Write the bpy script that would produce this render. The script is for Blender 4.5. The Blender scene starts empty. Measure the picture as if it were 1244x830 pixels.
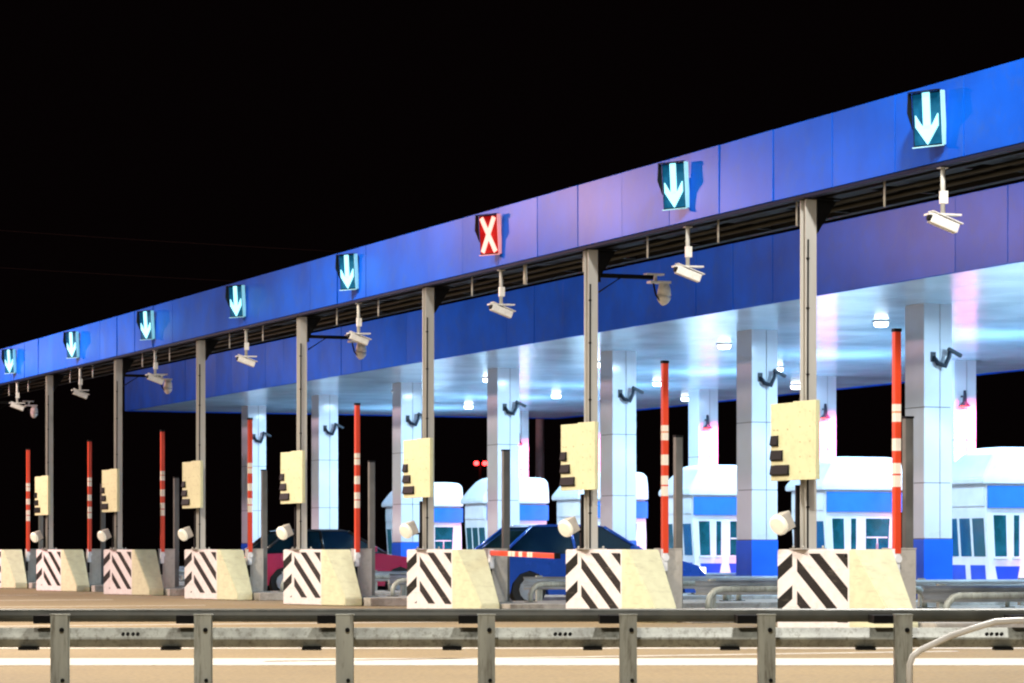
import bpy, bmesh, math, random
from mathutils import Vector, Matrix
random.seed(7)
C = bpy.context.scene
COL = C.collection
R = math.radians

# ------------------------------------------------------------ camera
EYE = 1.0
ANG = math.atan(1478/3600)
S_, C_ = math.sin(ANG), math.cos(ANG)
cam_d = bpy.data.cameras.new('camera'); cam = bpy.data.objects.new('camera', cam_d); COL.objects.link(cam)
cam.location = (0, 0, EYE); cam.rotation_euler = (R(90), 0, -ANG)
cam_d.sensor_width = 36; cam_d.lens = 36*3600/1244; cam_d.shift_y = 253/1244
cam_d.clip_start = .1; cam_d.clip_end = 3000
C.camera = cam

# ------------------------------------------------------------ night sky, exposure
w = bpy.data.worlds.new("World"); C.world = w; w.use_nodes = True
bg = w.node_tree.nodes['Background']; bg.inputs[0].default_value = (.9, .45, .5, 1); bg.inputs[1].default_value = .0016
C.view_settings.view_transform = 'Standard'; C.view_settings.look = 'None'
C.view_settings.exposure = 0; C.view_settings.gamma = 1
C.render.engine = 'CYCLES'; C.cycles.filter_width = 2.2

# street and mast lamps of the plaza, plus an added front fill (all stand outside the picture)
def lamp(name, loc, power, col, size=.35, spot=None, aim=None):
    d = bpy.data.lights.new(name, 'SPOT' if spot else 'POINT'); d.energy = power; d.color = col
    d.shadow_soft_size = size
    o = bpy.data.objects.new(name, d); COL.objects.link(o); o.location = loc
    if spot:
        d.spot_size = R(spot); d.spot_blend = .5
        o.rotation_euler = (Vector(aim)-Vector(loc)).to_track_quat('-Z', 'Y').to_euler()
    return o
WARM = (1, .87, .73)
lamp('mast_light', (5.0, 38, 12.5), 3500, WARM, .5)
lamp('road_light', (6.0, 48, 13), 19000, WARM, .5, 125, (7, 47, 0))
lamp('road_light', (5.0, 30, 13), 12000, WARM, .5, 115, (6.5, 31, 0))
lamp('road_light', (5.0, 72, 13), 19000, WARM, .5, 125, (8, 70, 0))
lamp('mast_light', (13.2, 21.0, 12.0), 11500, (.97, .93, .88), .5)
lamp('mast_light', (1, 7, 8.0), 5500, (1, .93, .84), .5)  # added fill from the front, brightens the near faces of the guardrail
lamp('mast_light', (0, 75, 10.6), 13000, (1, .55, .62), .5)
lamp('mast_light', (0, 141, 10.6), 2500, (1, .75, .72), .5)

# ------------------------------------------------------------ helpers
def tag(o, label=None, cat=None, group=None, kind=None):
    if label: o['label'] = label
    if cat: o['category'] = cat
    if group: o['group'] = group
    if kind: o['kind'] = kind
    return o
def empty(name, loc, rz=0):
    o = bpy.data.objects.new(name, None); COL.objects.link(o); o.location = loc; o.rotation_euler = (0, 0, rz)
    o.empty_display_size = .2
    return o
class MB:
    def __init__(s): s.bm = bmesh.new()
    def box(s, x0, x1, y0, y1, z0, z1, mi=0, M=None, bevel=0):
        vs = [s.bm.verts.new(Vector((x, y, z))) for x in (x0, x1) for y in (y0, y1) for z in (z0, z1)]
        fs = [s.bm.faces.new([vs[i] for i in f]) for f in ((0,1,3,2),(4,6,7,5),(0,4,5,1),(2,3,7,6),(0,2,6,4),(1,5,7,3))]
        for f in fs: f.material_index = mi
        if bevel:
            es = list({e for f in fs for e in f.edges})
            r = bmesh.ops.bevel(s.bm, geom=es, offset=bevel, segments=2, affect='EDGES', profile=.7)
            vs = list({v for f in r['faces'] for v in f.verts} | {v for v in vs if v.is_valid})
            for f in r['faces']: f.material_index = mi
        if M is not None:
            for v in vs: v.co = M @ v.co
        return s
    def prism(s, prof, a0, a1, axis='y', mi=0, bevel=0):
        # prof: list of (u,v); axis is the extrusion direction
        def P(u, v, a):
            return (u, a, v) if axis == 'y' else ((a, u, v) if axis == 'x' else (u, v, a))
        A = [s.bm.verts.new(P(u, v, a0)) for u, v in prof]; B = [s.bm.verts.new(P(u, v, a1)) for u, v in prof]
        fs = [s.bm.faces.new(A), s.bm.faces.new(B[::-1])]
        n = len(prof)
        for i in range(n): fs.append(s.bm.faces.new((A[i], B[i], B[(i+1) % n], A[(i+1) % n])))
        for f in fs: f.material_index = mi
        if bevel:
            es = list({e for f in fs for e in f.edges})
            r = bmesh.ops.bevel(s.bm, geom=es, offset=bevel, segments=2, affect='EDGES', profile=.7)
            for f in r['faces']: f.material_index = mi
        return s
    def tube(s, pts, r, n=10, mi=0, cap=True):
        pts = [Vector(p) for p in pts]; rs = r if isinstance(r, (list, tuple)) else [r]*len(pts)
        rings = []; up = None
        for i, p in enumerate(pts):
            d = (pts[min(i+1, len(pts)-1)] - pts[max(i-1, 0)]).normalized()
            if up is None:
                up = Vector((0, 0, 1)) if abs(d.z) < .9 else Vector((1, 0, 0))
            a = d.cross(up).normalized(); b = a.cross(d).normalized(); up = b
            rings.append([s.bm.verts.new(p + (a*math.cos(2*math.pi*k/n)+b*math.sin(2*math.pi*k/n))*rs[i]) for k in range(n)])
        for A, B in zip(rings, rings[1:]):
            for k in range(n):
                f = s.bm.faces.new((A[k], A[(k+1) % n], B[(k+1) % n], B[k])); f.smooth = True; f.material_index = mi
        if cap:
            for rg in (rings[0][::-1], rings[-1]):
                f = s.bm.faces.new(rg); f.material_index = mi
        return s
    def build(s, name, mats, parent=None, M=None):
        bmesh.ops.recalc_face_normals(s.bm, faces=s.bm.faces)
        me = bpy.data.meshes.new(name); s.bm.to_mesh(me); s.bm.free()
        for m in (mats if isinstance(mats, (list, tuple)) else [mats]): me.materials.append(m)
        o = bpy.data.objects.new(name, me); COL.objects.link(o)
        if parent: o.parent = parent
        if M is not None: o.matrix_local = M
        return o
def children(o): return [c for c in bpy.data.objects if c.parent == o]
KIDS = {}
def copy_tree(o, parent=None):
    c = o.copy(); COL.objects.link(c)
    if parent is not None: c.parent = parent
    if o not in KIDS: KIDS[o] = children(o)
    for ch in KIDS[o]: copy_tree(ch, c)
    return c

# ------------------------------------------------------------ materials
def mat(name, col, rough=.5, metal=0, emit=None, es=0, var=.15, scale=3, bump=0, coat=0, spec=.5, dirt=None, dirt_amt=.0, streak=False):
    m = bpy.data.materials.new(name); m.use_nodes = True; nt = m.node_tree; N = nt.nodes; L = nt.links
    p = N['Principled BSDF']; p.inputs['Roughness'].default_value = rough; p.inputs['Metallic'].default_value = metal
    p.inputs['Coat Weight'].default_value = coat; p.inputs['Coat Roughness'].default_value = .12
    p.inputs['Specular IOR Level'].default_value = spec
    c4 = (*col, 1)
    tc = N.new('ShaderNodeTexCoord'); mp = N.new('ShaderNodeMapping'); L.new(tc.outputs['Object'], mp.inputs[0])
    if streak: mp.inputs['Scale'].default_value = (1, 1, .12)
    nz = N.new('ShaderNodeTexNoise'); nz.inputs['Scale'].default_value = scale; nz.inputs['Detail'].default_value = 5
    L.new(mp.outputs[0], nz.inputs[0])
    mx = N.new('ShaderNodeMix'); mx.data_type = 'RGBA'; mx.blend_type = 'MULTIPLY'
    rp = N.new('ShaderNodeValToRGB'); rp.color_ramp.elements[0].position = .3; rp.color_ramp.elements[1].position = .7
    rp.color_ramp.elements[0].color = (1-var*2,)*3+(1,); rp.color_ramp.elements[1].color = (1, 1, 1, 1)
    L.new(nz.outputs[0], rp.inputs[0]); mx.inputs[0].default_value = 1; mx.inputs[6].default_value = c4
    L.new(rp.outputs[0], mx.inputs[7]); out = mx.outputs[2]
    if dirt:
        n2 = N.new('ShaderNodeTexNoise'); n2.inputs['Scale'].default_value = scale*3.1; n2.inputs['Detail'].default_value = 8
        n2.inputs['Roughness'].default_value = .7
        L.new(mp.outputs[0], n2.inputs[0])
        r2 = N.new('ShaderNodeValToRGB'); r2.color_ramp.elements[0].position = .5; r2.color_ramp.elements[1].position = .68
        r2.color_ramp.elements[1].color = (dirt_amt,)*3+(1,)
        L.new(n2.outputs[0], r2.inputs[0])
        m2 = N.new('ShaderNodeMix'); m2.data_type = 'RGBA'; L.new(r2.outputs[0], m2.inputs[0]); L.new(out, m2.inputs[6]); m2.inputs[7].default_value = (*dirt, 1)
        out = m2.outputs[2]
    L.new(out, p.inputs['Base Color'])
    # roughness variation
    ra = N.new('ShaderNodeMapRange'); ra.inputs['To Min'].default_value = max(rough-.08, .03); ra.inputs['To Max'].default_value = min(rough+.1, 1)
    L.new(nz.outputs[0], ra.inputs[0]); L.new(ra.outputs[0], p.inputs['Roughness'])
    if bump:
        b = N.new('ShaderNodeBump'); b.inputs['Strength'].default_value = bump; b.inputs['Distance'].default_value = .02
        L.new(nz.outputs[0], b.inputs['Height']); L.new(b.outputs[0], p.inputs['Normal'])
    if emit:
        p.inputs['Emission Color'].default_value = (*emit, 1); p.inputs['Emission Strength'].default_value = es
    return m
M = {}
M['post'] = mat('galvanised_grey', (.46, .45, .41), .5, .0, var=.08, scale=3, dirt=(.3, .27, .22), dirt_amt=.25, streak=True)
M['galv'] = mat('weathered_galvanised', (.40, .42, .37), .5, .1, var=.22, scale=9, dirt=(.1, .09, .06), dirt_amt=.8, streak=True)
M['rail'] = mat('rail_steel', (.085, .09, .075), .45, .2, var=.25, scale=5, dirt=(.08, .07, .05), dirt_amt=.6)
M['dark'] = mat('dark_metal', (.006, .006, .006), .6, .0, spec=.1)
M['black'] = mat('black_plastic', (.008, .008, .008), .6, spec=.15)
M['cream'] = mat('cream_paint', (.60, .60, .36), .5, var=.04, scale=4, dirt=(.42, .38, .22), dirt_amt=.45)
M['white'] = mat('white_paint', (.8, .8, .8), .35, var=.05)
M['housing'] = mat('barrier_housing_grey', (.5, .46, .4), .5, var=.1, dirt=(.25, .22, .18), dirt_amt=.4)
M['sensor'] = mat('sensor_post_grey', (.15, .145, .13), .5, var=.2)
M['cladding'] = mat('column_cladding', (.72, .77, .84), .3, .0, var=.06, scale=1.2, coat=.3)
M['colblue'] = mat('column_blue_base', (.004, .13, .9), .35, var=.1, scale=2)
M['seam'] = mat('dark_seam', (.1, .11, .14), .7)
M['ceiling'] = mat('white_ceiling_panels', (.50, .74, .95), .2, .0, var=.05, scale=.6, coat=.05, spec=.4)
M['booth'] = mat('booth_white', (.82, .84, .86), .3, var=.05)
M['boothblue'] = mat('booth_blue_band', (.025, .2, .72), .35, var=.1)
M['boothdeep'] = mat('booth_deep_blue', (.01, .08, .7), .35, var=.1)
M['glass'] = mat('dark_glass', (.006, .03, .05), .06, .0, var=.3, scale=2, coat=1)
M['litglass'] = mat('lit_booth_glass', (.01, .08, .12), .08, .0, var=.5, scale=3, coat=1, emit=(.02, .28, .42), es=.28)
M['lampcool'] = mat('cool_lamp', (1, 1, 1), .5, emit=(.9, .96, 1), es=7)
M['chrome'] = mat('bright_metal', (.6, .6, .6), .3, .8)
M['camera'] = mat('camera_shell', (.78, .77, .72), .4, var=.06, scale=12, dirt=(.3, .27, .2), dirt_amt=.4)
M['lens'] = mat('floodlight_face', (.8, .76, .62), .3, emit=(1, .93, .75), es=.35)
M['rubber'] = mat('tyre_rubber', (.02, .02, .02), .8)
M['island'] = mat('island_concrete', (.3, .28, .25), .85, var=.25, scale=3, bump=.2, dirt=(.12, .1, .08), dirt_amt=.5)
M['kerb'] = mat('kerb_concrete', (.45, .42, .38), .8, var=.25, scale=4, dirt=(.15, .13, .1), dirt_amt=.6)
M['marking'] = mat('road_paint', (.6, .56, .5), .6, var=.12, scale=6, dirt=(.35, .27, .17), dirt_amt=.8)
M['redled'] = mat('red_led', (1, .1, .05), .4, emit=(1, .03, .03), es=12)

def ground_mat():
    m = mat('tan_concrete_road', (.26, .19, .095), .75, var=.10, scale=.35, bump=.15, dirt=(.19, .135, .07), dirt_amt=.6)
    nt = m.node_tree; N = nt.nodes; L = nt.links; p = N['Principled BSDF']; src = p.inputs['Base Color'].links[0].from_socket
    tc = N.new('ShaderNodeTexCoord'); n = N.new('ShaderNodeTexNoise'); n.inputs['Scale'].default_value = 22; n.inputs['Detail'].default_value = 8; L.new(tc.outputs['Object'], n.inputs[0])
    q = N.new('ShaderNodeMapRange'); q.inputs[1].default_value = .35; q.inputs[2].default_value = .65; q.inputs[3].default_value = .72; q.inputs[4].default_value = 1.1; L.new(n.outputs[0], q.inputs[0])
    x = N.new('ShaderNodeMix'); x.data_type = 'RGBA'; x.blend_type = 'MULTIPLY'; x.inputs[0].default_value = 1; L.new(src, x.inputs[6]); L.new(q.outputs[0], x.inputs[7]); L.new(x.outputs[2], p.inputs['Base Color'])
    return m
M['ground'] = ground_mat()

def fascia_mat():
    m = mat('blue_fascia', (.001, .10, .68), .5, 0, var=.18, scale=.9, coat=.14, spec=.05, bump=.12, dirt=(.02, .09, .4), dirt_amt=.5)
    m.node_tree.nodes['Principled BSDF'].inputs['Coat Roughness'].default_value = .25
    m.node_tree.nodes['Principled BSDF'].inputs['IOR'].default_value = 1.25; m.node_tree.nodes['Principled BSDF'].inputs['Coat IOR'].default_value = 1.4
    return m
M['fascia'] = fascia_mat()

def stripe_mat():
    m = bpy.data.materials.new('black_white_hazard_stripes'); m.use_nodes = True; nt = m.node_tree; N = nt.nodes; L = nt.links
    p = N['Principled BSDF']; p.inputs['Roughness'].default_value = .45
    tc = N.new('ShaderNodeTexCoord'); sp = N.new('ShaderNodeSeparateXYZ'); L.new(tc.outputs['Object'], sp.inputs[0])
    def mth(op, a, b):
        n = N.new('ShaderNodeMath'); n.operation = op
        for i, v in enumerate((a, b)):
            if v is None: continue
            if isinstance(v, (int, float)): n.inputs[i].default_value = v
            else: L.new(v, n.inputs[i])
        return n.outputs[0]
    x, y, z = sp.outputs
    v = mth('ADD', mth('ABSOLUTE', mth('SUBTRACT', y, .12), None), mth('MULTIPLY', z, 1.22))
    fr = mth('FRACT', mth('DIVIDE', mth('ADD', v, 10.07), .48), None)
    blk = mth('LESS_THAN', fr, .42)
    blk = mth('MULTIPLY', blk, mth('LESS_THAN', z, .95)); blk = mth('MULTIPLY', blk, mth('GREATER_THAN', y, -.87))
    strip = mth('LESS_THAN', mth('ABSOLUTE', mth('SUBTRACT', y, .08), None), .04)
    blk = mth('MULTIPLY', blk, mth('GREATER_THAN', z, .13))
    blk = mth('MULTIPLY', blk, mth('SUBTRACT', 1, strip))
    nz = N.new('ShaderNodeTexNoise'); nz.inputs['Scale'].default_value = 9; nz.inputs['Detail'].default_value = 6; L.new(tc.outputs['Object'], nz.inputs[0])
    rp = N.new('ShaderNodeValToRGB'); rp.color_ramp.elements[0].position = .35; rp.color_ramp.elements[1].position = .6
    rp.color_ramp.elements[0].color = (.6, .55, .5, 1); L.new(nz.outputs[0], rp.inputs[0])
    base = N.new('ShaderNodeMix'); base.data_type = 'RGBA'; L.new(mth('GREATER_THAN', y, -.9), base.inputs[0])
    base.inputs[6].default_value = (.64, .64, .44, 1); base.inputs[7].default_value = (.74, .70, .70, 1)
    st = N.new('ShaderNodeMix'); st.data_type = 'RGBA'; L.new(blk, st.inputs[0]); L.new(base.outputs[2], st.inputs[6]); st.inputs[7].default_value = (.009, .009, .009, 1)
    mu = N.new('ShaderNodeMix'); mu.data_type = 'RGBA'; mu.blend_type = 'MULTIPLY'; mu.inputs[0].default_value = .22
    L.new(st.outputs[2], mu.inputs[6]); L.new(rp.outputs[0], mu.inputs[7]); 
    mp = N.new('ShaderNodeMapping'); mp.inputs['Scale'].default_value = (3, 2.2, 14); mp.inputs['Rotation'].default_value = (.12, 0, 0); L.new(tc.outputs['Object'], mp.inputs[0])
    n3 = N.new('ShaderNodeTexNoise'); n3.inputs['Scale'].default_value = 1.4; n3.inputs['Detail'].default_value = 7; n3.inputs['Roughness'].default_value = .65; L.new(mp.outputs[0], n3.inputs[0])
    r3 = N.new('ShaderNodeValToRGB'); r3.color_ramp.elements[0].position = .56; r3.color_ramp.elements[1].position = .66; L.new(n3.outputs[0], r3.inputs[0])
    m3 = N.new('ShaderNodeMix'); m3.data_type = 'RGBA'; L.new(mth('MULTIPLY', r3.outputs[0], .22), m3.inputs[0]); L.new(mu.outputs[2], m3.inputs[6]); m3.inputs[7].default_value = (.22, .19, .15, 1)
    L.new(m3.outputs[2], p.inputs['Base Color'])
    return m
M['stripes'] = stripe_mat()

def boom_mat():
    m = bpy.data.materials.new('red_white_boom_paint'); m.use_nodes = True; nt = m.node_tree; N = nt.nodes; L = nt.links
    p = N['Principled BSDF']; p.inputs['Roughness'].default_value = .4
    tc = N.new('ShaderNodeTexCoord'); sp = N.new('ShaderNodeSeparateXYZ'); L.new(tc.outputs['Object'], sp.inputs[0])
    cr = N.new('ShaderNodeValToRGB'); cr.color_ramp.interpolation = 'CONSTANT'
    red = (.66, .055, .015, 1); wh = (.8, .72, .6, 1)
    e = cr.color_ramp.elements; e[0].position = 0; e[0].color = red; e[1].position = .8/2.7; e[1].color = wh
    for pos, c in ((.93, red), (.95, wh), (1.08, red), (1.23, wh), (1.38, red), (1.58, wh), (1.68, (.7, .25, .1, 1)), (1.70, wh), (1.79, red)):
        q = e.new(pos/2.7); q.color = c
    d = N.new('ShaderNodeMath'); d.operation = 'DIVIDE'; L.new(sp.outputs[2], d.inputs[0]); d.inputs[1].default_value = 2.7
    L.new(d.outputs[0], cr.inputs[0]); L.new(cr.outputs[0], p.inputs['Base Color'])
    return m
M['boom'] = boom_mat()

# ------------------------------------------------------------ grid of the plaza
P = 6.5; Y0 = 70.8
def YK(k): return Y0 - P*k
XG = 16.9; XC = 23.3; XB = 37.5; ZB = 5.27; ZT = 6.17
def VP(lat, dep, z=0): return Vector((dep*S_+lat*C_, dep*C_-lat*S_, z))     # metres right of / ahead along the guardrail's normal
ORD = ['first', 'second', 'third', 'fourth', 'fifth', 'sixth', 'seventh', 'eighth', 'ninth']

# ------------------------------------------------------------ ground
g = MB(); n = 60
g.box(-700, 900, -60, 1500, -.5, 0); go = g.build('ground', M['ground']); tag(go, kind='structure')
# edge lines beside the guardrail
RM = Matrix.Rotation(-ANG, 4, 'Z')
mk = MB(); mk.box(-12, 14, 25.6, 27.2, .0, .004)
mk.box(-12, 14, 29.9, 30.25, .0, .004)
o = mk.build('road_marking', M['marking'], M=RM); tag(o, kind='structure')
# lane lines between the islands, approach side
ml = MB()
for k in range(-2, 8):
    y = YK(k)
    ml.box(8, 15.1, y-.08, y+.08, 0, .004)
o = ml.build('lane_marking', M['marking']); tag(o, kind='structure')
for k in range(-3, 7):
    y = YK(k); i = MB()
    pr = [(15.9, -.45), (15.5, 0), (15.9, .45)]
    prof = [(17.56, -1.95), (17.56, .7), (37, .7), (37, -1.95)]
    i.prism([(a, b+y) for a, b in prof], 0, .15, 'z', bevel=.02)
    o = i.build('traffic_island', M['kerb']); tag(o, kind='structure')
# stopping line + arrows do not show; utility strip of paler concrete before the booths
st = MB(); st.box(19.5, 36.5, 20, 88, 0, .0035); o = st.build('road', mat('pale_concrete_apron', (.36, .35, .33), .7, var=.15, scale=.8, dirt=(.2, .19, .17), dirt_amt=.5)); tag(o, kind='structure')

# ------------------------------------------------------------ gantry
gan = empty('lane_gantry', (XG, 50, 0))
tag(gan, 'long blue gantry beam carrying the lit lane signs above the striped blocks', 'gantry')
f = MB(); y = 22.0
while y < 96:
    a = random.uniform(-.010, .010); b = random.uniform(-.006, .006); j = random.uniform(-.003, .003)
    Mx = Matrix.Translation((XG-.05+j, y+.75, (ZB+ZT)/2)) @ Matrix.Rotation(a, 4, 'Z') @ Matrix.Rotation(b, 4, 'Y')
    f.box(-.03, .03, -.744, .744, -(ZT-ZB)/2+.02, (ZT-ZB)/2, M=Mx, bevel=.006)
    y += 1.5
inv = Matrix.Translation((-XG, -50, 0))
f.build('fascia', M['fascia'], gan, inv)
t = MB(); t.box(XG-.09, XG+.02, 22, 96, ZB-.03, ZB+.008); t.build('trim', mat('pale_edge_trim', (.008, .012, .04), .6, 0, var=.2, spec=.1), gan, inv)
b = MB(); b.box(XG+.03, XG+.10, 22, 96, ZB+.02, ZT-.02); b.build('backing', M['dark'], gan, inv)
ch = MB()
for xx, zz in ((XG+.25, ZB-.02), (XG+1.5, ZB+.02), (XG+.25, ZT-.2), (XG+1.5, ZT-.2)):
    ch.box(xx-.06, xx+.06, 22, 96, zz, zz+.12)
y = 22.5
while y < 95:
    ch.box(XG+.31, XG+1.44, y-.03, y+.03, ZB+.03, ZB+.09)
    ch.tube([(XG+1.5, y, ZB+.1), (XG+1.5, y+1.05, ZT-.15)], .025, 6); ch.tube([(XG+1.5, y+1.05, ZT-.15), (XG+1.5, y+2.1, ZB+.1)], .025, 6)
    y += 2.1667
ch.build('truss', M['dark'], gan, inv)
pn = MB(); pn.box(XG+.1, XG+1.58, 22, 96, ZB+.14, ZB+.17); pn.build('underside', M['dark'], gan, inv)
cd = MB()
for xx, zz, r_ in ((XG+.5, ZB-.03, .028), (XG+.95, ZB-.0, .035)):
    cd.tube([(xx, 22, zz), (xx, 96, zz)], r_, 8)
cd.build('conduit', mat('cable_tray', (.02, .018, .014), .5, .3, var=.3), gan, inv)
for q in range(0, 27):
    y = 30.1 + q*2.1667
    if y > 90: break
    d = MB(); r_ = .012
    d.tube([(XG+.12, y, ZB+.06), (XG+.12, y, ZB-.3)], r_ if q != 5 else .03, 6)
    d.build('dropper', M['camera'], gan, inv)

def post(k):
    t = empty('gantry_post', (XG+.03, YK(k), 1.006))
    i = k+1 if False else k
    s = MB(); h = ZB-1.0-.03
    s.box(-.075, .075, -.07, -.056, .012, h); s.box(-.075, .075, .056, .07, .012, h); s.box(-.01, .01, -.056, .056, .012, h)
    s.build('shaft', M['post'], t)
    cb_ = MB(); cb_.tube([(-.05, -.082, .012), (-.05, -.082, 2.2), (-.045, -.082, h-.5)], .011, 6)
    for zz in (.5, 1.3, 2.1, 2.9, 3.5): cb_.box(-.068, -.032, -.094, -.0705, zz, zz+.02)
    cb_.build('cable', M['dark'], t)
    bp = MB(); bp.box(-.17, .17, -.16, .16, 0, .012)
    for a in (-1, 1):
        for c in (-1, 1): bp.tube([(a*.135, c*.125, .012), (a*.135, c*.125, .045)], .014, 6)
    bp.build('base_plate', M['post'], t)
    c = MB(); c.prism([(.1, h-.42), (.1, h-.02), (.36, h-.02)], -.05, .05, 'y'); c.box(-.13, .38, -.13, .13, h-.015, h+.005)
    c.build('bracket', M['dark'], t)
    return t
posts = [post(k) for k in range(-1, 7)]
for k, t in zip(range(-1, 7), posts):
    tag(t, f'grey steel gantry post standing on the {ORD[k+1]} striped block from the left', 'post', 'posts carrying the gantry')

# ------------------------------------------------------------ crash blocks
def block():
    b = MB(); V = lambda x, y, z: b.bm.verts.new((x, y, z))
    # plan of the front from the far edge to the near one (x, y, top height)
    fr = [(-.22, .34, 1.0), (-.12, .12, 1.0), (.10, -.9, 1.0), (.12, -1.0, 1.0), (.30, -1.62, .14)]
    F0 = [V(x, y, 0) for x, y, z in fr]; F1 = [V(x, y, z) for x, y, z in fr]
    B0_ = [V(.62, y, 0) for x, y, z in fr]; B1 = [V(.62, y, z) for x, y, z in fr]
    for i in range(4):
        for A, B in ((F0, F1), (F1, B1), (B1, B0_), (B0_, F0)):
            b.bm.faces.new((A[i], A[i+1], B[i+1], B[i]))
    b.bm.faces.new((F0[0], F1[0], B1[0], B0_[0])); b.bm.faces.new((F0[4], F1[4], B1[4], B0_[4]))
    bmesh.ops.bevel(b.bm, geom=list(b.bm.edges), offset=.012, segments=2, affect='EDGES')
    for z in (.93,):
        for y in (-.82,): b.tube([(.085, y, z), (.07, y, z)], .018, 8)
    o = b.build('crash_block', M['stripes'])
    return o
B0 = block()
for k in range(-1, 7):
    o = B0 if k == -1 else B0.copy()
    if k > -1: COL.objects.link(o)
    o.location = (16.90, YK(k), .005)
    tag(o, f'{ORD[k+1]} cream concrete crash block from the left, with black and white stripes', 'barrier block', 'striped crash blocks at the island noses')

# ------------------------------------------------------------ sign cabinets on the posts
def cabinet():
    t = empty('signal_cabinet', (0, 0, 0))
    b = MB(); b.box(-.50, -.001, -.06, .0, .0, .94, bevel=.006); b.box(.001, .50, -.062, .0, .002, .952, bevel=.006)
    b.build('case', M['cream'], t)
    for z, x1 in ((.42, -.32), (.24, -.22), (.06, -.08)):
        l = MB(); l.prism([(-.064, z), (-.064, z+.13), (-.075, z+.13), (-.095, z+.02)], -.48, x1, 'x')
        l.build('louvre', M['black'], t)
    rv = MB()
    for x in (.16, .38):
        for z in (.1, .28, .46, .64, .82): rv.tube([(x, -.061, z), (x, -.068, z)], .008, 6)
    for x in (-.42, -.34, -.12): rv.tube([(x, -.061, .62), (x, -.068, .62)], .009, 6)
    rv.build('rivet', mat('dull_rivet', (.4, .36, .22), .5), t)
    return t
cab0 = cabinet()
for k in range(-1, 7):
    t = cab0 if k == -1 else copy_tree(cab0)
    t.location = (16.80, YK(k)+.04, 1.84); t.rotation_euler = (0, 0, R(-85))
    tag(t, f'cream cabinet with black louvres on the {ORD[k+1]} gantry post from the left', 'cabinet', 'cream cabinets on the gantry posts')

# ------------------------------------------------------------ small floodlights on the blocks
def flood():
    t = empty('floodlight', (0, 0, 0))
    s = MB(); s.box(-.04, .04, -.03, .03, 0, .25); s.box(-.09, .09, -.07, .07, 0, .015); s.box(-.03,.03,-.02,.02,.25,.78); s.build('stand', M['black'], t)
    Mx = Matrix.Translation((-.28, -.03, .30)) @ Matrix.Rotation(R(-24), 4, 'Y') @ Matrix.Rotation(R(24), 4, 'Z')
    h = MB(); h.box(-.02, .15, -.12, .06, -.11, .11, M=Mx, bevel=.02); h.build('housing', M['housing'], t)
    l = MB(); l.tube([Mx @ Vector((-.075, -.03, 0)), Mx @ Vector((-.05, -.03, 0)), Mx @ Vector((-.02, -.03, 0))], [.10, .125, .13], 16); l.build('lens', M['lens'], t)
    b = MB(); b.box(-.22, -.04, -.04, .0, .24, .27); b.build('bracket', M['dark'], t)
    return t
fl0 = flood()
for k in range(-1, 7):
    t = fl0 if k == -1 else copy_tree(fl0)
    t.location = (16.88, YK(k)+.17, 1.006); t.rotation_euler = (0, 0, 0)
    tag(t, f'small round floodlight on top of the {ORD[k+1]} striped block from the left', 'floodlight', 'small floodlights on the crash blocks')

# ------------------------------------------------------------ lane signs
def led(name, col, es):
    return mat(name, (.1, .2, .25), .4, emit=col, es=es)
M['cyan'] = led('cyan_led', (.35, .9, 1), 2.0); M['redx'] = led('red_cross_led', (1, .34, .26), 2.2)
M['cyanface'] = mat('dim_cyan_panel', (.005, .07, .14), .25, emit=(.0, .22, .48), es=.22, var=.4, scale=6)
M['redface'] = mat('dim_red_panel', (.25, .01, .01), .25, emit=(.9, .01, .01), es=.32, var=.4, scale=6)
M['frameglow_c'] = mat('cyan_lit_frame', (.4, .6, .7), .3, emit=(.2, .8, .9), es=.5)
M['frameglow_r'] = mat('red_lit_frame', (.7, .4, .4), .3, emit=(1, .25, .25), es=.5)
def lane_sign(kind):
    t = empty('lane_sign', (0, 0, 0))
    H = .30; Wd = .20
    cs = MB(); cs.box(-.02, .03, -Wd, Wd, -H, H, bevel=.008); cs.build('case', M['dark'], t)
    fc = MB(); fc.box(-.028, -.021, -Wd+.02, Wd-.02, -H+.02, H-.02); fc.build('face', M['cyanface'] if kind == 'arrow' else M['redface'], t)
    fr = MB()
    fr.box(-.05, .028, -Wd-.008, -Wd-.001, -H+.004, H); fr.box(-.05, -.0215, -Wd-.008, Wd, -H-.008, -H+.002)
    fr.build('frame', M['frameglow_c'] if kind == 'arrow' else M['frameglow_r'], t)
    hd = MB(); hd.box(-.10, -.02, -Wd, Wd, H+.001, H+.01)
    hd.prism([(-.02, H), (-.08, H), (-.11, .08), (-.02, -.1)], Wd+.002, Wd+.012, 'y'); hd.build('hood', M['black'], t)
    bk = MB(); bk.box(.03, .13, -.06, .04, -.1, .1); bk.build('bracket', M['black'], t)
    a = MB()
    if kind == 'arrow':
        a.box(-.045, -.03, -.045, .045, -.11, .29)
        a.prism([(0, -.28), (.15, -.08), (.15, .05), (.07, -.07), (-.07, -.07), (-.15, .05), (-.15, -.08)], -.045, -.030, 'x')
        a.build('arrow', M['cyan'], t)
    else:
        for s_ in (-1, 1):
            Mx = Matrix.Rotation(R(s_*27), 4, 'X'); a.box(-.045-.002*s_, -.03-.002*s_, -.036, .036, -.29, .29, M=Mx)
        a.build('cross', M['redx'], t)
    return t
sg_a = lane_sign('arrow'); sg_x = lane_sign('cross')
sx = {6: 'above the largest hanging camera', 5: 'second from the right', 3: 'just left of the red cross', 2: 'second left of the red cross',
      1: 'third from the left', 0: 'second from the left', -1: 'at the far left end'}
first = True
glow = []
for k in range(-1, 7):
    yc = YK(k+.5) if False else YK(k)-P/2+0.0
for j in range(-1, 7):
    # lane centres between islands j and j+1
    yc = YK(j) - P/2 if False else YK(j+.5)
    yc = YK(j) - 0.5*P
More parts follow.
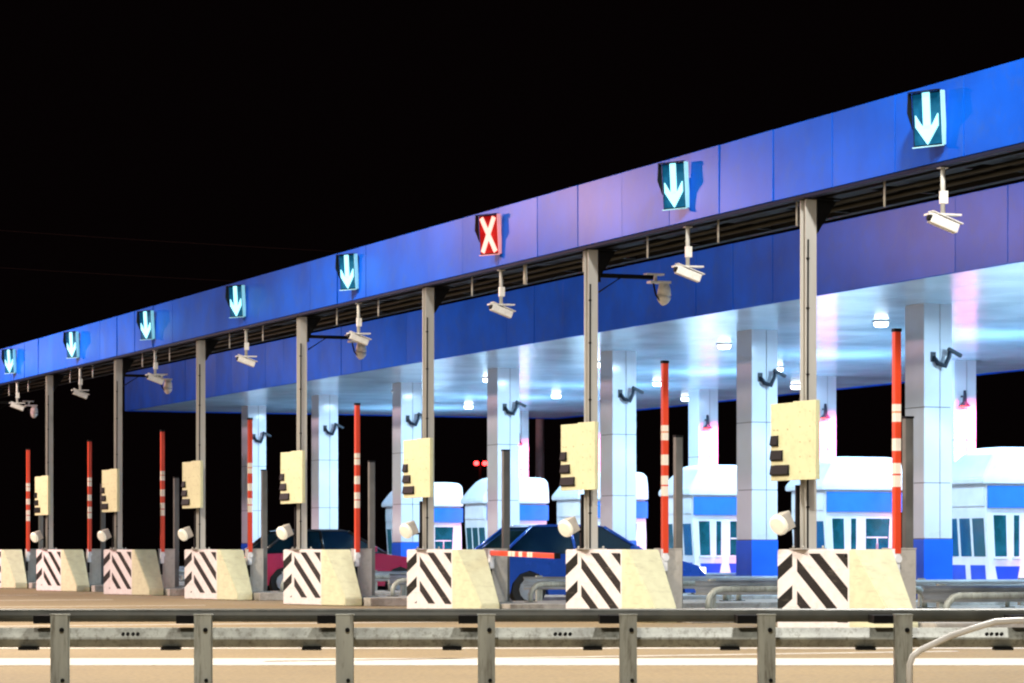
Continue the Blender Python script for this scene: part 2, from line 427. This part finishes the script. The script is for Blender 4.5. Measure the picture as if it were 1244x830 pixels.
for j in range(8):
    kk = -.5 + j
    yc = YK(kk)
    if j == 5:
        t = sg_x
        tag(t, 'red X lane signal glowing on the blue gantry fascia', 'lane sign', 'lit lane signs on the gantry')
    else:
        t = sg_a if first else copy_tree(sg_a); first = False
        w_ = {7: 'largest, at the far right of the gantry', 6: 'first to the right of the red X', 4: 'first to the left of the red X', 3: 'second to the left of the red X',
              2: 'third from the left end', 1: 'second from the left end', 0: 'smallest, at the left end of the gantry'}[j]
        tag(t, f'cyan down arrow lane signal, {w_}', 'lane sign', 'lit lane signs on the gantry')
    t.location = (XG-.20, yc, 5.76); t.rotation_euler = (0, R(-4), R(25))
    lc = (.15, .75, 1) if j != 5 else (1, .08, .05)
    n_ = Vector((-math.cos(R(18)), -math.sin(R(18)), 0))
    pl = lamp('sign_glow', t.location + n_*.10, 6, lc, .3)

# ------------------------------------------------------------ hanging cameras under the gantry
def hang_cam():
    t = empty('hanging_camera', (0, 0, 0))
    r = MB(); r.tube([(0, 0, 0), (0, 0, -.52)], .028, 8); r.box(-.05, .05, -.05, .05, -.012, 0); r.build('rod', M['post'], t)
    pl = MB(); pl.box(-.2, .2, -.07, .07, -.535, -.515, bevel=.004); pl.box(-.03, .05, -.03, .03, -.40, -.26); pl.build('mounting_plate', M['camera'], t)
    Mx = Matrix.Translation((.0, -.02, -.62)) @ Matrix.Rotation(R(20), 4, 'Y')
    c = MB(); c.box(-.17, .17, -.055, .055, -.055, .05, M=Mx, bevel=.015); c.build('housing', M['camera'], t)
    l = MB(); l.tube([Mx @ Vector((-.20, 0, 0)), Mx @ Vector((-.165, 0, 0))], .045, 12); l.build('lens', M['black'], t)
    b = MB(); b.box(-.02, .02, -.06, .06, -.66, -.536); b.build('clamp', M['dark'], t)
    v = MB(); v.box(-.19, .2, -.065, .065, .062, .072, M=Mx); v.build('sunshield', M['camera'], t)
    return t
hc0 = hang_cam()
for j in range(8):
    t = hc0 if j == 0 else copy_tree(hc0)
    t.location = (XG-.02 if j else XG-.02, YK(-.5+j), ZB-.036); t.rotation_euler = (0, 0, R(-8+3*(j % 3)))
    what = 'red X signal' if j == 5 else f'{ORD[j]} lane signal from the left'
    tag(t, f'small grey camera on a rod below the {what}', 'camera', 'cameras hanging below the gantry')

# ------------------------------------------------------------ bracket arm cameras on odd posts
def arm_cam():
    t = empty('arm_camera', (0, 0, 0))
    a = MB(); a.box(.0, .86, -.03, .03, -.03, .03); a.box(-.005, .02, -.07, .07, -.1, .1); a.prism([(.02, -.25), (.02, -.22), (.36, -.03), (.33, -.03)], -.012, .012, 'y')
    a.build('arm', M['dark'], t)
    p = MB(); p.box(.74, 1.02, -.06, .06, .031, .055, bevel=.004); p.box(.8, 1.12, -.07, .07, -.085, -.05, bevel=.004); p.box(.88, .92, -.02, .02, -.05, .031); p.build('mounting_plate', M['camera'], t)
    h = MB(); h.tube([(1.04, 0, -.086), (1.04, 0, -.16), (1.04, 0, -.26)], [.07, .09, .10], 18); h.build('housing', M['camera'], t)
    d = MB()
    pts = [(1.04-.01*i, 0, -.261-.12*math.sin(i/5*math.pi/2)) for i in range(6)]; d.tube(pts, [.098*math.cos(i/5*math.pi/2)+.004 for i in range(6)], 18); d.build('dome', M['camera'], t)
    br = MB(); br.tube([(.86, -.02, -.085), (.9, -.02, -.25), (.97, -.02, -.33)], .014, 6); br.build('brace', M['dark'], t)
    return t
ac0 = arm_cam()
for j, k in enumerate((5, 3, 1, -1)):
    t = ac0 if j == 0 else copy_tree(ac0)
    t.location = (XG+.131, YK(k), 4.88)
    tag(t, f'dome camera on a dark arm from the {ORD[k+1]} gantry post from the left', 'camera', 'dome cameras on bracket arms')

# ------------------------------------------------------------ boom barriers
def barrier(lowered=False):
    t = empty('boom_barrier', (0, 0, 0))
    h = MB(); h.box(-.03, .27, -.15, .15, 0, .85, bevel=.015); h.build('housing', M['housing'], t)
    l = MB(); l.box(-.035, .275, -.155, .155, .852, .87, bevel=.006); l.build('lid', M['housing'], t)
    dr = MB(); dr.box(.03, .22, -.158, -.1505, .1, .7); dr.build('door', M['housing'], t)
    c = MB(); c.box(-.075, -.0, -.235, -.16, .55, .86, bevel=.008); c.tube([(-.03, -.165, .74), (-.03, -.25, .74)], .05, 12); c.build('clamp', M['white'], t)
    bm = MB(); bm.box(-.042, .042, -.04, .04, 0, 2.66, bevel=.01)
    Mx = Matrix.Translation((-.03, -.20, .80)) if not lowered else Matrix.Translation((-.03, -.20, .80)) @ Matrix.Rotation(R(91.0), 4, 'X')
    bm.build('boom', M['boom'], t, Mx)
    cp = MB(); cp.box(-.047, .047, -.042, .042, 2.661, 2.70); cp.build('end_cap', M['black'], t, Mx)
    cw = MB(); cw.box(-.08, -.035, -.24, -.15, .3, .54, bevel=.01); cw.build('counterweight', M['black'], t)
    return t
b_up = barrier(); b_dn = barrier(True)
for k in range(-1, 7):
    if k == 4: t = b_dn; lab = 'boom barrier with its red and white arm lowered in front of the blue car'
    else:
        t = b_up if k == -1 else copy_tree(b_up)
        lab = f'boom barrier with raised red arm behind the {ORD[k+1]} striped block from the left'
    t.location = (17.78, YK(k)-.5, .151); tag(t, lab, 'barrier', 'lane barriers behind the striped blocks')

def sensor():
    t = empty('sensor_post', (0, 0, 0))
    s = MB(); s.box(-.055, .055, -.045, .045, .0, 2.45, bevel=.008); s.build('shaft', M['sensor'], t)
    c = MB(); c.box(-.06, .06, -.05, .05, 2.452, 2.48); c.build('end_cap', M['black'], t)
    f = MB(); f.box(-.10, .10, -.09, .09, -.0, .012); f.build('base_plate', M['galv'], t)
    return t
s0 = sensor()
for k in range(-1, 7):
    t = s0 if k == -1 else copy_tree(s0)
    t.location = (18.22, YK(k)-.15, .151)
    tag(t, f'slim dark sensor post behind the boom barrier of the {ORD[k+1]} island from left', 'post', 'slim sensor posts beside the barriers')

# ------------------------------------------------------------ bumper rails on islands
def bumper():
    t = empty('bumper_rail', (0, 0, 0))
    p = MB(); pts = [(0, 0, 0), (0, 0, .12), (.03, 0, .2), (.1, 0, .27), (.2, 0, .29), (3.3, 0, .29), (3.4, 0, .27), (3.47, 0, .2), (3.5, 0, .12), (3.5, 0, 0)]
    p.tube(pts, .045, 10); p.build('pipe', M['galv'], t)
    for x in (1.15, 2.3):
        q = MB(); q.tube([(x, 0, 0), (x, 0, .25)], .035, 8); q.build('leg', M['galv'], t)
    for x in (0, 1.15, 2.3, 3.5):
        q = MB(); q.box(x-.08, x+.08, -.08, .08, 0, .012); q.build('base_plate', M['rail'], t)
    return t
bp0 = bumper()
n_ = 0
for k in range(-1, 7):
    for seg in (0, 1):
        t = bp0 if n_ == 0 else copy_tree(bp0); n_ += 1
        t.location = (18.45+seg*3.75, YK(k)-.66, .151)
        tag(t, f'pipe bumper rail at the {"barrier" if seg == 0 else "booth"} end of the {ORD[k+1]} island from the left', 'rail', 'pipe bumper rails along the toll islands')
def beam_rail():
    t = empty('island_guardrail', (0, 0, 0))
    b = MB(); L_ = 7.6
    pr = [(0, .40), (-.035, .37), (-.035, .34), (0, .31), (0, .28), (-.035, .25), (-.035, .22), (0, .19), (.006, .19), (-.029, .22), (-.029, .25), (.006, .28), (.006, .31), (-.029, .34), (-.029, .37), (.006, .40)]
    b.prism(pr, 0, L_, 'x'); b.build('beam', M['chrome'], t)
    for x in (.3, 2.05, 3.8, 5.55, 7.3):
        q = MB(); q.box(x-.05, x+.05, .01, .08, 0, .42); q.build('post', M['galv'], t)
    return t
ir0 = beam_rail()
for k in range(-1, 7):
    t = ir0 if k == -1 else copy_tree(ir0)
    t.location = (18.8, YK(k)+.5, .151)
    tag(t, f'low steel guard beam on the far edge of the {ORD[k+1]} island from the left', 'rail', 'steel guard beams on the islands')

# ------------------------------------------------------------ canopy
can = empty('toll_canopy', (XC, 50, 0)); tag(can, 'wide flat canopy with blue fascia and glossy white ceiling over the toll booths', 'canopy')
iv = Matrix.Translation((-XC, -50, 0)); ZC = 5.2; ZF = 6.36; YE = 87.6; YN = 24
f = MB(); y = YN
while y < YE-.1:
    a = random.uniform(-.012, .012); b = random.uniform(-.004, .004); w2 = min(1.5, YE-y)/2
    Mx = Matrix.Translation((XC, y+w2, (ZC+ZF)/2)) @ Matrix.Rotation(a, 4, 'Z') @ Matrix.Rotation(b, 4, 'Y')
    f.box(-.03, .03, -w2+.005, w2-.005, -(ZF-ZC)/2, (ZF-ZC)/2, M=Mx, bevel=.006); y += 1.5
f.build('fascia', M['fascia'], can, iv)
f = MB(); f.box(XC+.05, XB, YE-.03, YE+.03, ZC, ZF); f.build('end_fascia', M['fascia'], can, iv)
f = MB(); f.box(XB-.03, XB+.03, YN, YE-.04, ZC, ZF); f.build('rear_fascia', M['fascia'], can, iv)
f = MB()
y = YN
while y < YE-.3:
    x = XC+.06
    while x < XB-.1:
        f.box(x+.004, min(x+1.4, XB-.05)-.004, y+.004, min(y+3.25, YE-.05)-.004, ZC+.03, ZC+.05+random.uniform(-.0015, .0015)); x += 1.4
    y += 3.25
f.build('ceiling', M['ceiling'], can, iv)
f = MB(); f.box(XC+.06, XB-.06, YN, YE-.06, ZC+.08, ZF-.1); f.build('roof', M['dark'], can, iv)

# downlights
def downlight():
    t = empty('ceiling_light', (0, 0, 0))
    a = MB(); a.tube([(0, 0, .0), (0, 0, -.03)], [.17, .16], 20); a.build('rim', M['chrome'], t)
    a = MB(); a.tube([(0, 0, -.031), (0, 0, -.08), (0, 0, -.11)], [.13, .13, .10], 20); a.build('diffuser', M['lampcool'], t)
    return t
dl0 = downlight(); n_ = 0
for j in range(-2, 7):
    for rr, xx in enumerate((27.1, 31.7, 35.6)):
        kk = j+.5
        t = dl0 if n_ == 0 else copy_tree(dl0); n_ += 1
        t.location = (xx, YK(kk), ZC+.028)
        tag(t, f'ceiling light in the {("front", "middle", "rear")[rr]} canopy row, {ORD[j+2]} lane from the far end', 'ceiling light', 'round ceiling lights under the canopy')
        d = bpy.data.lights.new('ceiling_light_glow', 'AREA'); d.shape = 'DISK'; d.size = .3; d.energy = (300, 280, 110)[rr]; d.color = (.50, .77, 1); d.spread = R(180)
        o = bpy.data.objects.new('ceiling_light_glow', d); COL.objects.link(o); o.location = (xx, YK(kk), ZC-.15)

# columns
def column(row):
    t = empty('canopy_column', (0, 0, 0)); hx, hy = .275, .325; zt = ZC-.125+.13
    c = MB(); c.box(-hx+.02, hx-.02, -hy+.02, hy-.02, 0, zt-.01); c.build('core', M['seam'], t)
    cl = MB(); zs = (1.04, 2.0, 3.3, zt)
    for a, b in zip(zs, zs[1:]):
        for ys in (-1, 1):
            for x0, x1 in ((-hx, .03), (.045, hx)):
                y_ = (-hy, -hy+.015) if ys < 0 else (hy-.015, hy)
                cl.box(x0, x1, y_[0], y_[1], a+.006, b-.006)
        for xs in (-1, 1):
            x_ = (-hx, -hx+.015) if xs < 0 else (hx-.015, hx)
            cl.box(x_[0], x_[1], -hy+.018, hy-.018, a+.006, b-.006)
    cl.build('cladding', M['cladding'], t)
    bb = MB(); bb.box(-hx-.01, hx+.01, -hy-.01, hy+.01, 0, 1.03, bevel=.008); bb.build('base', M['colblue'], t)
    return t
c0 = column(0)
def bracket_cam():
    t = empty('bracket_camera', (0, 0, 0)); m = mat('slate_bracket', (.012, .025, .045), .5)
    a = MB(); a.tube([(-.12, -.02, .12), (-.06, -.06, .0), (.06, -.10, -.04), (.12, -.12, .1), (.14, -.12, .24)], [.03, .045, .05, .035, .03], 8); a.build('arm', m, t)
    b = MB(); Mx = Matrix.Translation((.22, -.12, .2)) @ Matrix.Rotation(R(25), 4, 'Y'); b.box(-.12, .16, -.035, .035, -.03, .03, M=Mx, bevel=.01); b.build('housing', m, t)
    p = MB(); p.box(-.17, -.07, -.012, .0, .03, .2); p.build('base_plate', m, t)
    return t
bc0 = bracket_cam()
for j, k in enumerate(range(-2, 6)):
    t = c0 if j == 0 else copy_tree(c0); t.location = (26.13, YK(k)-.12, .151)
    tag(t, f'front row white column with blue base, {ORD[j]} from the far end', 'column', 'front row of canopy columns')
    if k < 5:
        q = bc0 if j == 0 else copy_tree(bc0); q.location = (26.15, YK(k)-.4465, 4.2)
        tag(q, f'dark curved bracket camera high on the {ORD[j]} front row column from the far end', 'camera', 'bracket cameras on the front columns')
def beacon():
    t = empty('column_lamp', (0, 0, 0)); m = mat('dark_lamp_shell', (.03, .03, .05), .4)
    a = MB(); a.tube([(0, -.14, .35), (0, -.14, .1), (0, -.14, .0)], [.03, .05, .13], 12); a.box(-.02, .02, -.14, 0, .2, .24); a.build('shade', m, t)
    l = MB(); l.tube([(0, -.14, -.001), (0, -.14, -.02)], .09, 12); l.build('bulb', M['redled'], t)
    return t
be0 = beacon()
for j, k in enumerate(range(-2, 5)):
    t = copy_tree(c0); t.location = (34.5, YK(k)-.1, .151)
    tag(t, f'rear row pinkish column with blue base, {ORD[j]} from the far end', 'column', 'rear row of canopy columns')
    q = be0 if j == 0 else copy_tree(be0); q.location = (34.4, YK(k)-.4265, 4.2)
    tag(q, f'dark conical lamp on the {ORD[j]} rear row column from the far end', 'lamp', 'red lamps on the rear columns')
    lamp('red_column_light', (34.6, YK(k)-2.6, 4.7), 3200, (1, .08, .28), .12, 62, (34.6, YK(k)-.4, 2.9))

# booths
def booth():
    # local x 0..1.8 along the lane, y 0 (near side) .. 1.55 (far side)
    t = empty('toll_booth', (0, 0, 0)); L_, D = 1.8, 1.55
    b = MB(); b.prism([(.10, 0), (.0, 1.5), (.0, 2.12), (L_, 2.12), (L_+.03, 1.2), (L_+.06, 0)], 0, D, 'y', bevel=.02); b.build('wall', M['booth'], t)
    r = MB(); e = [(-.12, -.08), (L_+.06, -.08), (L_+.06, D+.08), (-.12, D+.08)]
    lv = [(2.125, 0, 0, 0, 0), (2.24, 0, 0, 0, 0), (2.50, .14, .0, .03, .22), (2.72, .28, .02, .05, .45), (2.82, .40, .10, .12, .6), (2.85, .6, .25, .3, .7)]
    rows = []
    for z, l_, rt, nr, fa in lv:
        rows.append([r.bm.verts.new((x, y, z)) for x, y in ((-.12+l_, -.08+nr), (L_+.06-rt, -.08+nr), (L_+.06-rt, D+.08-fa), (-.12+l_, D+.08-fa))])
    for A, B in zip(rows, rows[1:]):
        for i in range(4): fc = r.bm.faces.new((A[i], A[(i+1) % 4], B[(i+1) % 4], B[i]))
    r.bm.faces.new(rows[0]); r.bm.faces.new(rows[-1])
    bmesh.ops.bevel(r.bm, geom=[e_ for e_ in r.bm.edges], offset=.02, segments=2, affect='EDGES'); r.build('roof', M['booth'], t)
    f = MB(); f.box(.02, L_+.05, -.045, -.003, 1.66, 2.09, bevel=.006); f.build('sign_band', M['boothblue'], t)
    f = MB(); f.box(L_+.035, L_+.075, .0, D, 1.66, 2.09); f.build('sign_band', M['boothblue'], t)
    f = MB(); f.box(-.03, -.003, .06, D-.06, 1.70, 2.06); f.build('front_board', M['booth'], t)
    def win(x0, x1, x2, x3):
        g = MB(); g.prism([(x0, 1.52), (x1, .72), (x2, .72), (x3, 1.52)], -.006, .01, 'y'); w_ = g.build('window', M['litglass'], t)
        q = MB(); q.box(x1-.03, x2+.03, -.045, -.0065, .675, .712); q.build('sill', M['booth'], w_)
    for a in ((.16, .20, .46, .44), (.62, .62, .74, .74), (.98, .98, 1.52, 1.56)): win(*a)
    q = MB(); q.box(.99, 1.5, -.014, -.0065, 1.10, 1.13); q.box(1.24, 1.265, -.014, -.0065, .73, 1.099); q.build('window_bar', M['booth'], t)
    def fx(z): return .10-.0667*z if z < 1.5 else 0
    for y0, y1 in ((.10, .52), (.62, 1.0), (1.1, 1.45)):
        g = MB(); g.prism([(fx(1.46)-.008, 1.46), (fx(1.46)+.02, 1.46), (fx(.72)+.02, .72), (fx(.72)-.008, .72)], y0, y1, 'y'); w_ = g.build('window', M['litglass'], t)
    for y0, y1 in ((.14, .68), (.88, 1.42)):
        g = MB(); g.prism([(fx(.55)-.008, .55), (fx(.55)+.02, .55), (fx(.22)+.02, .22), (fx(.22)-.008, .22)], y0, y1, 'y'); g.build('panel', M['boothdeep'], t)
    for x0, x1 in ((.2, .75), (.95, 1.65)):
        q = MB(); q.prism([(x0, .53), (x1, .53), (x1-.06, .24), (x0+.06, .24)], -.008, .01, 'y'); q.build('panel', M['boothdeep'], t)
    d = MB(); d.box(1.22, 1.27, -.03, -.0005, .85, .98); d.build('handle', M['chrome'], t)
    return t
bo0 = booth()
lab = {-2: 'white toll booth with blue band, leftmost of the booths', -1: 'white toll booth behind the blue car, second booth from the left',
       0: 'white toll booth beyond the fourth front column from the near end, third from the left', 1: 'white toll booth between two raised booms, third booth from the right',
       2: 'white toll booth behind the tallest raised boom, second booth from the right', 3: 'white toll booth cut off by the right edge of the picture'}
for j, k in enumerate(range(-2, 4)):
    t = bo0 if j == 0 else copy_tree(bo0); t.location = (30.2, YK(k)-1.85, .151)
    tag(t, lab[k], 'toll booth', 'white toll booths under the canopy')
for k in range(-2, 5):
    d = bpy.data.lights.new('added_ceiling_fill', 'AREA'); d.shape = 'RECTANGLE'; d.size = 1.6; d.size_y = .8; d.energy = 170; d.color = (.42, .72, 1)  # added upward fill that brightens the canopy ceiling, no fixture there
    o = bpy.data.objects.new('added_ceiling_fill', d); COL.objects.link(o); o.location = (31.1, YK(k)-1.1, 3.06); o.rotation_euler = (math.pi, 0, 0)

# ------------------------------------------------------------ cars
def car(paint, roofm):
    t = empty('parked_car', (0, 0, 0)); W = .86; L = 4.3
    # body lower: side profile lofted over width with tumblehome
    def loft(prof, widths, mi=0):
        b = MB(); rows = []
        for w_, sc in widths:
            rows.append([b.bm.verts.new((x, w_, z0+(z-z0)*sc if False else z)) for x, z in prof])
        return b
    prof = [(.0, .42), (-.02, .6), (.03, .82), (.12, .90), (.8, .93), (2.95, .92), (3.6, .84), (4.12, .72), (4.26, .58), (4.28, .36), (4.2, .24),
            (3.78, .24), (3.74, .42), (3.6, .58), (3.42, .64), (3.24, .58), (3.1, .42), (3.06, .22), (1.16, .22), (1.12, .42), (.98, .58), (.8, .64), (.62, .58), (.48, .42), (.44, .24), (.05, .26)]
    b = MB()
    ys = (-W, -W+.05, W-.05, W)
    ring = []
    for yy, ins in ((-W+.02, .05), (-W, .0), (W, .0), (W-.02, .05)):
        ring.append([(x, z, yy) for x, z in prof])
    rows = [[b.bm.verts.new((x + (.06 if abs(yy) > .85 and (x < .2) else 0) - (.10 if abs(yy) > .85 and x > 4.1 else 0), yy, z)) for x, z in prof] for yy in (-W, -W*.8, W*.8, W)]
    m_ = len(prof)
    for A, B in zip(rows, rows[1:]):
        for i in range(m_): fz = b.bm.faces.new((A[i], A[(i+1) % m_], B[(i+1) % m_], B[i]))
    b.bm.faces.new(rows[0]); b.bm.faces.new(rows[-1][::-1])
    b.build('body', paint, t)
    # greenhouse
    gl = MB(); base = [(.35, .921), (3.1, .921)]; top = [(.95, 1.40), (2.3, 1.40)]
    v = []
    for (x, z), hw in ((base[0], .76), (base[1], .76), (top[1], .6), (top[0], .6)):
        v.append((gl.bm.verts.new((x, -hw, z)), gl.bm.verts.new((x, hw, z))))
    for i in range(4):
        a, c = v[i], v[(i+1) % 4]; gl.bm.faces.new((a[0], c[0], c[1], a[1]))
    gl.bm.faces.new([q[0] for q in v]); gl.bm.faces.new([q[1] for q in v][::-1])
    gl.build('window', M['glass'], t)
    rf = MB()
    rf.prism([(.88, 1.395), (1.1, 1.44), (2.15, 1.44), (2.38, 1.395), (2.3, 1.40), (.95, 1.402)], -.61, .61, 'y')
    for s_ in (-1, 1):
        for (xa, xb) in ((.33, .93), (3.12, 2.32), (1.72, 1.68)):
            rf.tube([(xa, s_*.765, .92), (xb, s_*.61, 1.40)], .028, 6)
    rf.build('roof', roofm, t)
    for s_ in (-1, 1):
        for x in (.80, 3.42):
            w_ = MB(); w_.tube([(x, s_*(W-.2), .31), (x, s_*(W-.01), .31)], .31, 24); wo = w_.build('wheel', M['rubber'], t)
            r_ = MB(); r_.tube([(x, s_*(W-.009), .31), (x, s_*(W+.008), .31)], .19, 12); r_.build('rim', M['chrome'], wo)
        hl = MB(); hl.box(4.05, 4.2, s_*.72-.1, s_*.72+.1, .58, .69); hl.build('headlight', M['headl'], t)
        tl = MB(); tl.box(-.03, .1, s_*.72-.12, s_*.72+.12, .68, .84); tl.build('taillight', M['redled'], t)
        mr = MB(); mr.box(2.72, 2.86, s_*.86-.02, s_*.86+.09 if s_ > 0 else s_*.86+.02, .95, 1.07, bevel=.02) if s_ > 0 else mr.box(2.72, 2.86, -.95, -.84, .95, 1.07, bevel=.02)
        mr.build('mirror', paint, t)
    return t
M['headl'] = mat('headlight_glass', (.9, .9, .9), .1, emit=(1, .95, .9), es=3)
M['paint_blue'] = mat('blue_car_paint', (.01, .1, .62), .25, .2, coat=1, var=.05)
M['trail_red'] = mat('light_trail_car_red', (.6, .02, .08), .25, .2, coat=1, var=.05)
M['paint_silver'] = mat('silver_car_paint', (.6, .62, .68), .25, .5, coat=1, var=.05)
M['roof_black'] = mat('black_car_roof', (.015, .015, .018), .3, coat=.5)
cb = car(M['paint_blue'], M['paint_blue']); cb.location = (18.9, 48.05, 0.0); tag(cb, 'blue car waiting behind the lowered red and white boom', 'car')
cr = car(M['trail_red'], M['roof_black']); cr.location = (18.7, 61.1, 0); tag(cr, 'added dark red car with a black roof, in place of red light trails', 'car')  # added car, its red body stands in for tail-light trails

# ------------------------------------------------------------ far things
t = empty('lamp_pole', VP(.95, 101, 0)); tag(t, 'tall plain pole standing beyond the far end of the canopy', 'pole')
a = MB(); a.tube([(0, 0, 0), (0, 0, 8.5)], [.17, .13], 12); a.build('shaft', mat('pinkish_pole', (.4, .3, .28), .6), t)
a = MB(); a.box(-.25, .25, -.25, .25, 0, .03); a.build('base_plate', M['galv'], t)
t = empty('signal_mast', VP(-1.42, 131, 0)); tag(t, 'distant dark mast carrying two small red lights', 'signal mast')
a = MB(); a.tube([(0, 0, 0), (0, 0, 4.9)], .06, 8); a.box(-.35, .35, -.04, .04, 4.55, 4.6); a.build('shaft', M['black'], t)
for s_ in (-1, 1):
    a = MB(); a.tube([(s_*.2, -.15, 4.82), (s_*.2, -.02, 4.82)], .1, 12); a.build('lamp', M['redled'], t)
for i, (za, zb) in enumerate(((24.6, 19.2), (21.9, 17.3))):
    pts = []
    for q in range(25):
        u = q/24; p = VP(-60+u*110, 200); pts.append((p.x, p.y, za+(zb-za)*u - 3.2*4*u*(1-u)*.35))
    a = MB(); a.tube(pts, .022, 5); o = a.build('power_cable', mat('cable_rubber', (.22, .12, .1), .6))
    tag(o, f'thin {"upper" if i == 0 else "lower"} power cable crossing the black sky at the left', 'cable', 'power cables in the night sky')

# ------------------------------------------------------------ foreground guardrail
gr = empty('guardrail', VP(0, 20, 0), -ANG); tag(gr, 'weathered galvanised guardrail with two beams crossing the whole foreground', 'guardrail')
# local x = right, y = away
def wbeam(z0, z1, yb, name, m, x0=-5.2, x1=5.4):
    b = MB(); h = z1-z0
    prof = [(yb+.0, z0), (yb-.012, z0+.02*h), (yb-.05, z0+.16*h), (yb-.055, z0+.24*h), (yb+.0, z0+.42*h), (yb+.0, z0+.58*h), (yb-.055, z0+.76*h), (yb-.05, z0+.84*h), (yb, z1)]
    prof = [(-(a-yb)+yb, c) for a, c in prof]
    back = [(a+.004, c) for a, c in prof[::-1]]
    b.prism(prof+back, x0, x1, 'x'); return b.build(name, m, gr)
# top rail: flattened pipe
b = MB(); prof = []
for i in range(14):
    a = 2*math.pi*i/14; prof.append((.42+.035*math.cos(a), .549+.047*math.sin(a)))
b.prism(prof, -5.3, 5.4, 'x'); b.build('top_rail', M['rail'], gr)
b = MB(); prof = []
for i in range(18):
    a = 2*math.pi*i/18; c, s = math.cos(a), math.sin(a)
    pass
prof = [(.195, .334), (.165, .345), (.118, .392), (.122, .405), (.15, .432), (.185, .468), (.21, .470), (.216, .46), (.216, .334)]
b.prism(prof, -5.3, 5.4, 'x'); b.build('beam', M['galv'], gr)
for i, px in enumerate((-99, 73, 247, 419, 591, 763, 931, 1097, 1265)):
    x = (px-622)/3600*20
    q = MB(); q.box(x-.058, x-.05, -.05, .05, 0, .557); q.box(x-.05, x+.058, -.05, -.042, 0, .557); q.box(x+.0, x+.058, .042, .05, 0, .557); q.box(x-.062, x+.062, -.056, .056, .558, .566)
    po = q.build('post', M['galv'], gr)
    q = MB(); q.box(x-.19, x-.03, .052, .375, .50, .555); q.build('spacer', M['dark'], gr)
    q = MB(); q.box(x-.30, x-.17, .1, .2, .318, .336); q.build('bracket', M['black'], gr)
    q = MB(); q.tube([(x+.02, -.052, .46), (x+.02, -.07, .46)], .016, 8); q.tube([(x+.025, -.052, .12), (x+.025, -.065, .12)], .014, 8); q.build('bolt', M['dark'], po)
for px in (160, 683, 1205):
    x = (px-622)/3600*20.2
    q = MB()
    for d in (-.05, -.018, .018, .05): q.tube([(x+d, .125, .425), (x+d+.004, .11, .43)], .012, 8)
    q.build('splice_bolt', M['dark'], gr)
# white bent pipe at the right
wp = empty('bent_pipe', VP(2.9, 19.6, 0), -ANG); tag(wp, 'white bent pipe curving up beside the guardrail at the right edge', 'pipe')
pts = [(-.27, 0, 0), (-.27, 0, .24), (-.25, 0, .295), (-.2, 0, .335), (0, 0, .43), (.15, 0, .48), (.3, 0, .525), (.45, 0, .533), (.6, 0, .53), (.9, 0, .49), (1.1, 0, .4), (1.2, 0, .25), (1.22, 0, 0)]
q = MB(); q.tube(pts, .022, 10); q.build('tube', mat('white_gloss_pipe', (.85, .84, .8), .3), wp)
q = MB(); q.box(-.345, -.195, -.06, .06, 0, .01); q.box(1.15, 1.3, -.06, .06, 0, .01); q.build('base_plate', M['galv'], wp)
